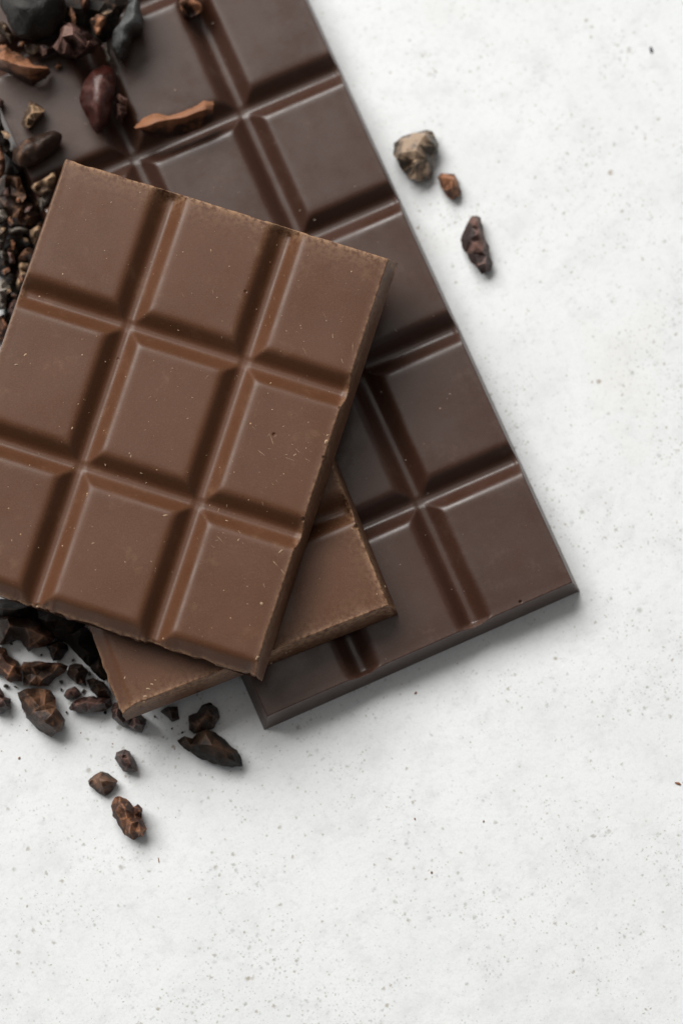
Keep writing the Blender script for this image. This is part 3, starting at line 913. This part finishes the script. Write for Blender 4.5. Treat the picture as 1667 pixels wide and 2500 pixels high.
     [(290, 940), (340, 990), (390, 1010), (440, 1055), (410, 1110), (350, 1180), (290, 1245), (230, 1235), (205, 1170), (240, 1080), (280, 1020)],
     [(310, 1010, .8, .55), (320, 1080, 1., .6), (400, 1060, .85, .8), (350, 1120, .9, .6), (270, 1130, .8, .35), (290, 1210, .7, .3), (370, 1140, .55, .05)]),
    ('cacao_bean', 'smooth dark brown bean beside the top corner of the milk piece', 'cacao bean', 1, D0, 8, 'umber',
     [(330, 1300), (440, 1260), (540, 1240), (612, 1280), (602, 1360), (530, 1440), (400, 1540), (300, 1600), (190, 1610), (110, 1550), (110, 1450), (180, 1370)],
     [(230, 1400, .95, .55), (180, 1500, .9, .5), (300, 1380, 1., .3), (420, 1330, 1., .05), (530, 1300, .85, .0), (350, 1480, .85, .0), (220, 1560, .7, .3)], 0.6),  # stronger tint on the left paints its lit side
    ('cacao_nib', 'tiny pink nib at the left edge above a black shade filler', 'cacao nib', 1, D0, 4, 'purple',
     [(-50, 930), (0, 935), (45, 970), (22, 1045), (-50, 1040)], [(0, 975, 1., 1.)]),
    ('cacao_nib', 'black pointed shade filler at the left edge on the dark bar', 'cacao nib', 1, D0, 4, 'black',
     [(-60, 1040), (0, 1045), (30, 1200), (112, 1390), (95, 1520), (40, 1470), (-60, 1370)], [(10, 1180, .9, .05), (50, 1340, .9, .05), (70, 1450, .8, .05)]),  # dark shadow here is built as a black piece
    ('cacao_husk', 'orange brown husk at the left edge below the black pointed shade filler', 'cacao husk', 2, D0, 5, 'rust',
     [(-60, -20), (0, 10), (30, 70), (70, 200), (62, 330), (30, 400), (-60, 420)], [(0, 80, .9, .5), (30, 170, .95, .6), (20, 290, .9, .45)]),
    ('cacao_husk', 'small forked husk at the top edge over a groove', 'cacao husk', 6, D0 - 2.0, 8, 'husk',
     [(335, -60), (352, 40), (368, 90), (410, 118), (470, 110), (518, 82), (505, 30), (490, -60)], [(360, 20, .9, .35), (380, 70, .85, .4), (430, 20, .8, .6), (450, 10, 1., .8), (500, 60, .95, .9), (430, 80, .35, .0), (480, 20, .9, .85)]),
]
for i, nb in enumerate(NIBS):
    nm, lab, cat, fr, z0, h, key, out, inn = nb[:9]
    rg = nb[9] if len(nb) > 9 else 1.0
    build_nib(i, nm, lab, cat, fr, z0, h, key, out, inn, rough=rg,
              smooth_it=3 if cat == 'cacao bean' and rg < 0.8 else 2 if cat == 'cacao husk' else 1)

def build_husk(idx, label, fr, z0, h, rows, hts, tints, key='husk'):
    """A curled papery shell: rows of points from its far edge over the crest down into the hollow."""
    ox, oy, sc = FR[fr]
    rnd = random.Random(idx)
    z0, h = z0 / 1000, h / 1000
    n = len(rows[0])
    verts, tv = [], []
    for r, row in enumerate(rows):
        for q, (x, y) in enumerate(row):
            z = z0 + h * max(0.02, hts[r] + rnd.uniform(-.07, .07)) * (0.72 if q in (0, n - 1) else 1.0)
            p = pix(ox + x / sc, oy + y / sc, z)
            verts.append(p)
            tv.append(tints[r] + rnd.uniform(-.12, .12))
    cen = sum(verts, Vector()) / len(verts)
    bm = bmesh.new()
    lay = bm.verts.layers.float.new('tint')
    bv = []
    for p, t in zip(verts, tv):
        v = bm.verts.new((p.x - cen.x, p.y - cen.y, p.z - z0))
        v[lay] = max(0, t)
        bv.append(v)
    for r in range(len(rows) - 1):
        for q in range(n - 1):
            bm.faces.new((bv[r * n + q], bv[(r + 1) * n + q], bv[(r + 1) * n + q + 1], bv[r * n + q + 1]))
    bmesh.ops.recalc_face_normals(bm, faces=list(bm.faces))
    bmesh.ops.subdivide_edges(bm, edges=list(bm.edges), cuts=5, use_grid_fill=True)
    for _ in range(2):
        bmesh.ops.smooth_vert(bm, verts=list(bm.verts), factor=0.4, use_axis_x=True, use_axis_y=True, use_axis_z=True)
    bm.normal_update()
    for v in bm.verts:
        k_ = 1.8 if v.is_boundary else 1.0
        v.co += v.normal * noise.fractal(v.co * 600 + Vector((idx, 0, 0)), 0.9, 2.1, 3) * 0.00013 * k_
        if v.is_boundary:
            v.co.x += noise.noise(v.co * 1500) * 0.00022
            v.co.y += noise.noise(v.co * 1500 + Vector((9, 0, 0))) * 0.00022
    me = bpy.data.meshes.new('cacao_husk')
    bm.to_mesh(me)
    bm.free()
    me.polygons.foreach_set('use_smooth', [True] * len(me.polygons))
    me.materials.append(M_NIB[key])
    o = bpy.data.objects.new('cacao_husk', me)
    COL.objects.link(o)
    o.location = (cen.x, cen.y, z0)
    so = o.modifiers.new('thickness', 'SOLIDIFY')
    so.thickness = 0.00045
    so.offset = -1
    tag(o, label, 'cacao husk')


build_husk(301, 'orange brown curled husk bridging a groove of the dark bar', 6, D0 - 1.0, 8.0,
           [[(70, 815), (125, 752), (200, 722), (290, 738), (380, 715), (450, 680), (520, 643), (582, 643)],
            [(78, 818), (140, 778), (210, 748), (292, 750), (384, 732), (455, 700), (525, 668), (584, 670)],
            [(84, 822), (160, 806), (225, 778), (300, 762), (390, 752), (462, 722), (535, 700), (580, 705)],
            [(100, 826), (175, 838), (240, 838), (320, 830), (400, 806), (462, 774), (525, 752), (578, 735)],
            [(115, 830), (178, 858), (245, 884), (335, 876), (450, 842), (500, 815), (542, 795), (586, 762)]],
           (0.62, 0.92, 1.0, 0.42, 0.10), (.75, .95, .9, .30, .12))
build_husk(302, 'crumpled red brown husk at the left edge on the dark bar', 1, D0, 9.5,
           [[(-60, 430), (60, 420), (115, 480), (200, 520), (290, 575), (310, 615), (450, 630)],
            [(-60, 500), (45, 500), (125, 555), (210, 590), (290, 610), (340, 630), (455, 640)],
            [(-60, 560), (30, 568), (130, 608), (225, 632), (285, 642), (360, 652), (465, 655)],
            [(-40, 620), (55, 650), (140, 690), (235, 725), (290, 735), (380, 705), (485, 680)],
            [(-30, 650), (60, 695), (130, 725), (230, 785), (320, 832), (420, 762), (500, 702)]],
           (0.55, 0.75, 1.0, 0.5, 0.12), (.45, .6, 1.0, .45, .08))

FRAG = [(3, 560, 770, 26), (3, 700, 830, 22), (3, 590, 1040, 24), (3, 860, 960, 22), (3, 60, 1075, 28), (3, 150, 1085, 18), (3, 590, 1110, 16),
        (3, 800, 1130, 24), (3, 930, 1090, 22), (3, 640, 1330, 14), (3, 400, 780, 16), (3, 110, 670, 20), (3, 1010, 1330, 20), (3, 90, 1260, 14),
        (4, 690, 560, 10), (4, 770, 590, 12), (4, 560, 470, 12)]
for i, (fr, x, y, r) in enumerate(FRAG):
    rnd = random.Random(i * 7 + 1)
    nn = rnd.randint(5, 7)
    st, el = rnd.uniform(0, 6), rnd.uniform(0.5, 0.9)
    out = []
    for q in range(nn):
        a = 6.283 * q / nn
        rr = r * rnd.uniform(0.75, 1.25)
        ex, ey = math.cos(a) * rr, math.sin(a) * rr * el
        out.append((x + ex * math.cos(st) - ey * math.sin(st), y + ex * math.sin(st) + ey * math.cos(st)))
    build_nib(200 + i, 'cacao_fragment', 'tiny dark cacao fragment among the nibs below the milk pieces', 'cacao fragment', fr, 0, 1.2 + r * 0.055,
              rnd.choice(('umber', 'purple', 'black', 'rust')), out, [], group='tiny fragments below the milk pieces')

# papery flakes lying on the heaps
FLAKE = [(2, 150, 1150, 60, 6.5), (2, 290, 1110, 55, 6), (2, 60, 1470, 70, 5.5), (2, 150, 1740, 60, 5), (2, 320, 770, 65, 7.5), (2, 70, 560, 75, 8),
         (2, 215, 640, 55, 8.5), (2, 30, 1000, 60, 9), (2, 250, 1560, 60, 6), (2, 120, 900, 55, 8), (2, 90, 1700, 55, 7.5), (2, 40, 2080, 60, 5),
         (1, 700, 140, 75, D0 + 4.5), (1, 1010, 120, 80, D0 + 4.5), (1, 420, 470, 60, D0 + 6), (1, 560, 620, 45, D0 + 0.6), (1, 200, 420, 60, D0 + 6),
         (1, 1000, 460, 50, D0 + 4), (1, 60, 1300, 60, D0 + 3.5)]
for i, (fr, x, y, r, z) in enumerate(FLAKE):
    rnd = random.Random(i * 13 + 5)
    nn = rnd.randint(5, 7)
    st, el = rnd.uniform(0, 6), rnd.uniform(0.35, 0.7)
    out = []
    for q in range(nn):
        a = 6.283 * q / nn
        rr = r * rnd.uniform(0.7, 1.3)
        ex, ey = math.cos(a) * rr, math.sin(a) * rr * el
        out.append((x + ex * math.cos(st) - ey * math.sin(st), y + ex * math.sin(st) + ey * math.cos(st)))
    o = build_nib(400 + i, 'husk_flake', 'small papery husk flake lying on the nib heap at the left edge', 'husk flake', fr, z, 0.9,
                  rnd.choice(('rust', 'husk', 'tan', 'purple', 'umber')), out, [(x, y, .95, .8), (x + r * .3, y, .8, .6)],
                  group='papery flakes on the nib heap', waist=0.5)
    o.rotation_euler = (rnd.uniform(-.45, .45), rnd.uniform(-.4, .4), 0)

# ------------------------------------------------------------------ crumbs on the table
CR = [(1654, 1913, 14, 5, -55, M_CRUMB_RUST, 'rust brown splinter at the right picture edge'),
      (1014, 1692, 7, 4, 20, M_CRUMB_RUST, 'small brown crumb below the front edge of the dark bar'),
      (1012, 1999, 5, 3, 60, M_CRUMB_RUST, 'tiny brown crumb far below the dark bar'),
      (1180, 2005, 5, 3, 30, M_CRUMB_RUST, 'tiny brown crumb low on the right half of the table'),
      (1053, 2130, 5, 4, 20, M_CRUMB_RUST, 'tiny orange crumb low in the middle of the table'),
      (48, 1851, 6, 4, 10, M_CRUMB_RUST, 'small orange crumb near the left edge below the nibs'),
      (388, 2100, 12, 2, 62, M_CRUMB_RUST, 'hair thin brown fibre below the lowest nib'),
      (1588, 122, 15, 7, 60, M_CRUMB_GREY, 'dark grey crumb near the top right corner')]
for i, (x, y, L, w_, a, m_, lab) in enumerate(CR):
    rnd = random.Random(i + 90)
    s = VIEW_H / 2500
    bm = bmesh.new()
    bmesh.ops.create_icosphere(bm, subdivisions=2, radius=1.0)
    for v in bm.verts:
        v.co *= 1 + 0.35 * noise.noise(v.co * 1.7 + Vector((i * 3, 0, 0)))
        v.co = Vector((v.co.x * L * s * .6, v.co.y * w_ * s * .6, (v.co.z + .75) * w_ * s * .45))
    me = bpy.data.meshes.new('crumb')
    bm.to_mesh(me)
    bm.free()
    me.materials.append(m_)
    o = bpy.data.objects.new('crumb', me)
    COL.objects.link(o)
    p = pix(x, y, 0)
    o.location = (p.x, p.y, 0)
    o.rotation_euler = (0, 0, math.radians(a))
    tag(o, lab, 'crumb', 'loose crumbs on the table')

# fine cacao dust round the nibs: nobody could count it
rnd = random.Random(5)
verts, faces = [], []
spots = [(x / FR[f_][2] + FR[f_][0], y / FR[f_][2] + FR[f_][1], sp) for f_, x, y, sp in
         ((3, 400, 950, 110), (3, 800, 1150, 90), (4, 900, 600, 60), (4, 330, 1200, 60), (4, 250, 900, 50), (5, 750, 700, 70), (3, 150, 1400, 80), (4, 1300, 500, 70))]
for _ in range(170):
    cx, cy, sp = rnd.choice(spots)
    p = pix(cx + rnd.gauss(0, sp), cy + rnd.gauss(0, sp * 0.8), 0)
    r = 0.00004 + 0.00013 * rnd.random() ** 4
    b_ = len(verts)
    st = rnd.uniform(0, 6)
    el = rnd.uniform(1, 2.2)
    for q in range(5):
        a = st + 6.283 * q / 5
        rr = r * rnd.uniform(0.7, 1.2) * (el if q in (0, 1) else 1)
        verts.append((p.x + math.cos(a) * rr, p.y + math.sin(a) * rr, 0.0001 * 0))
    verts.append((p.x, p.y, r * 0.9))
    for q in range(5):
        faces.append((b_ + q, b_ + (q + 1) % 5, b_ + 5))
dust = link_mesh('cacao_dust', verts, faces, M_CRUMB_RUST, smooth=False)
tag(dust, 'fine brown cacao dust scattered on the table round the nibs', 'dust', kind='stuff')
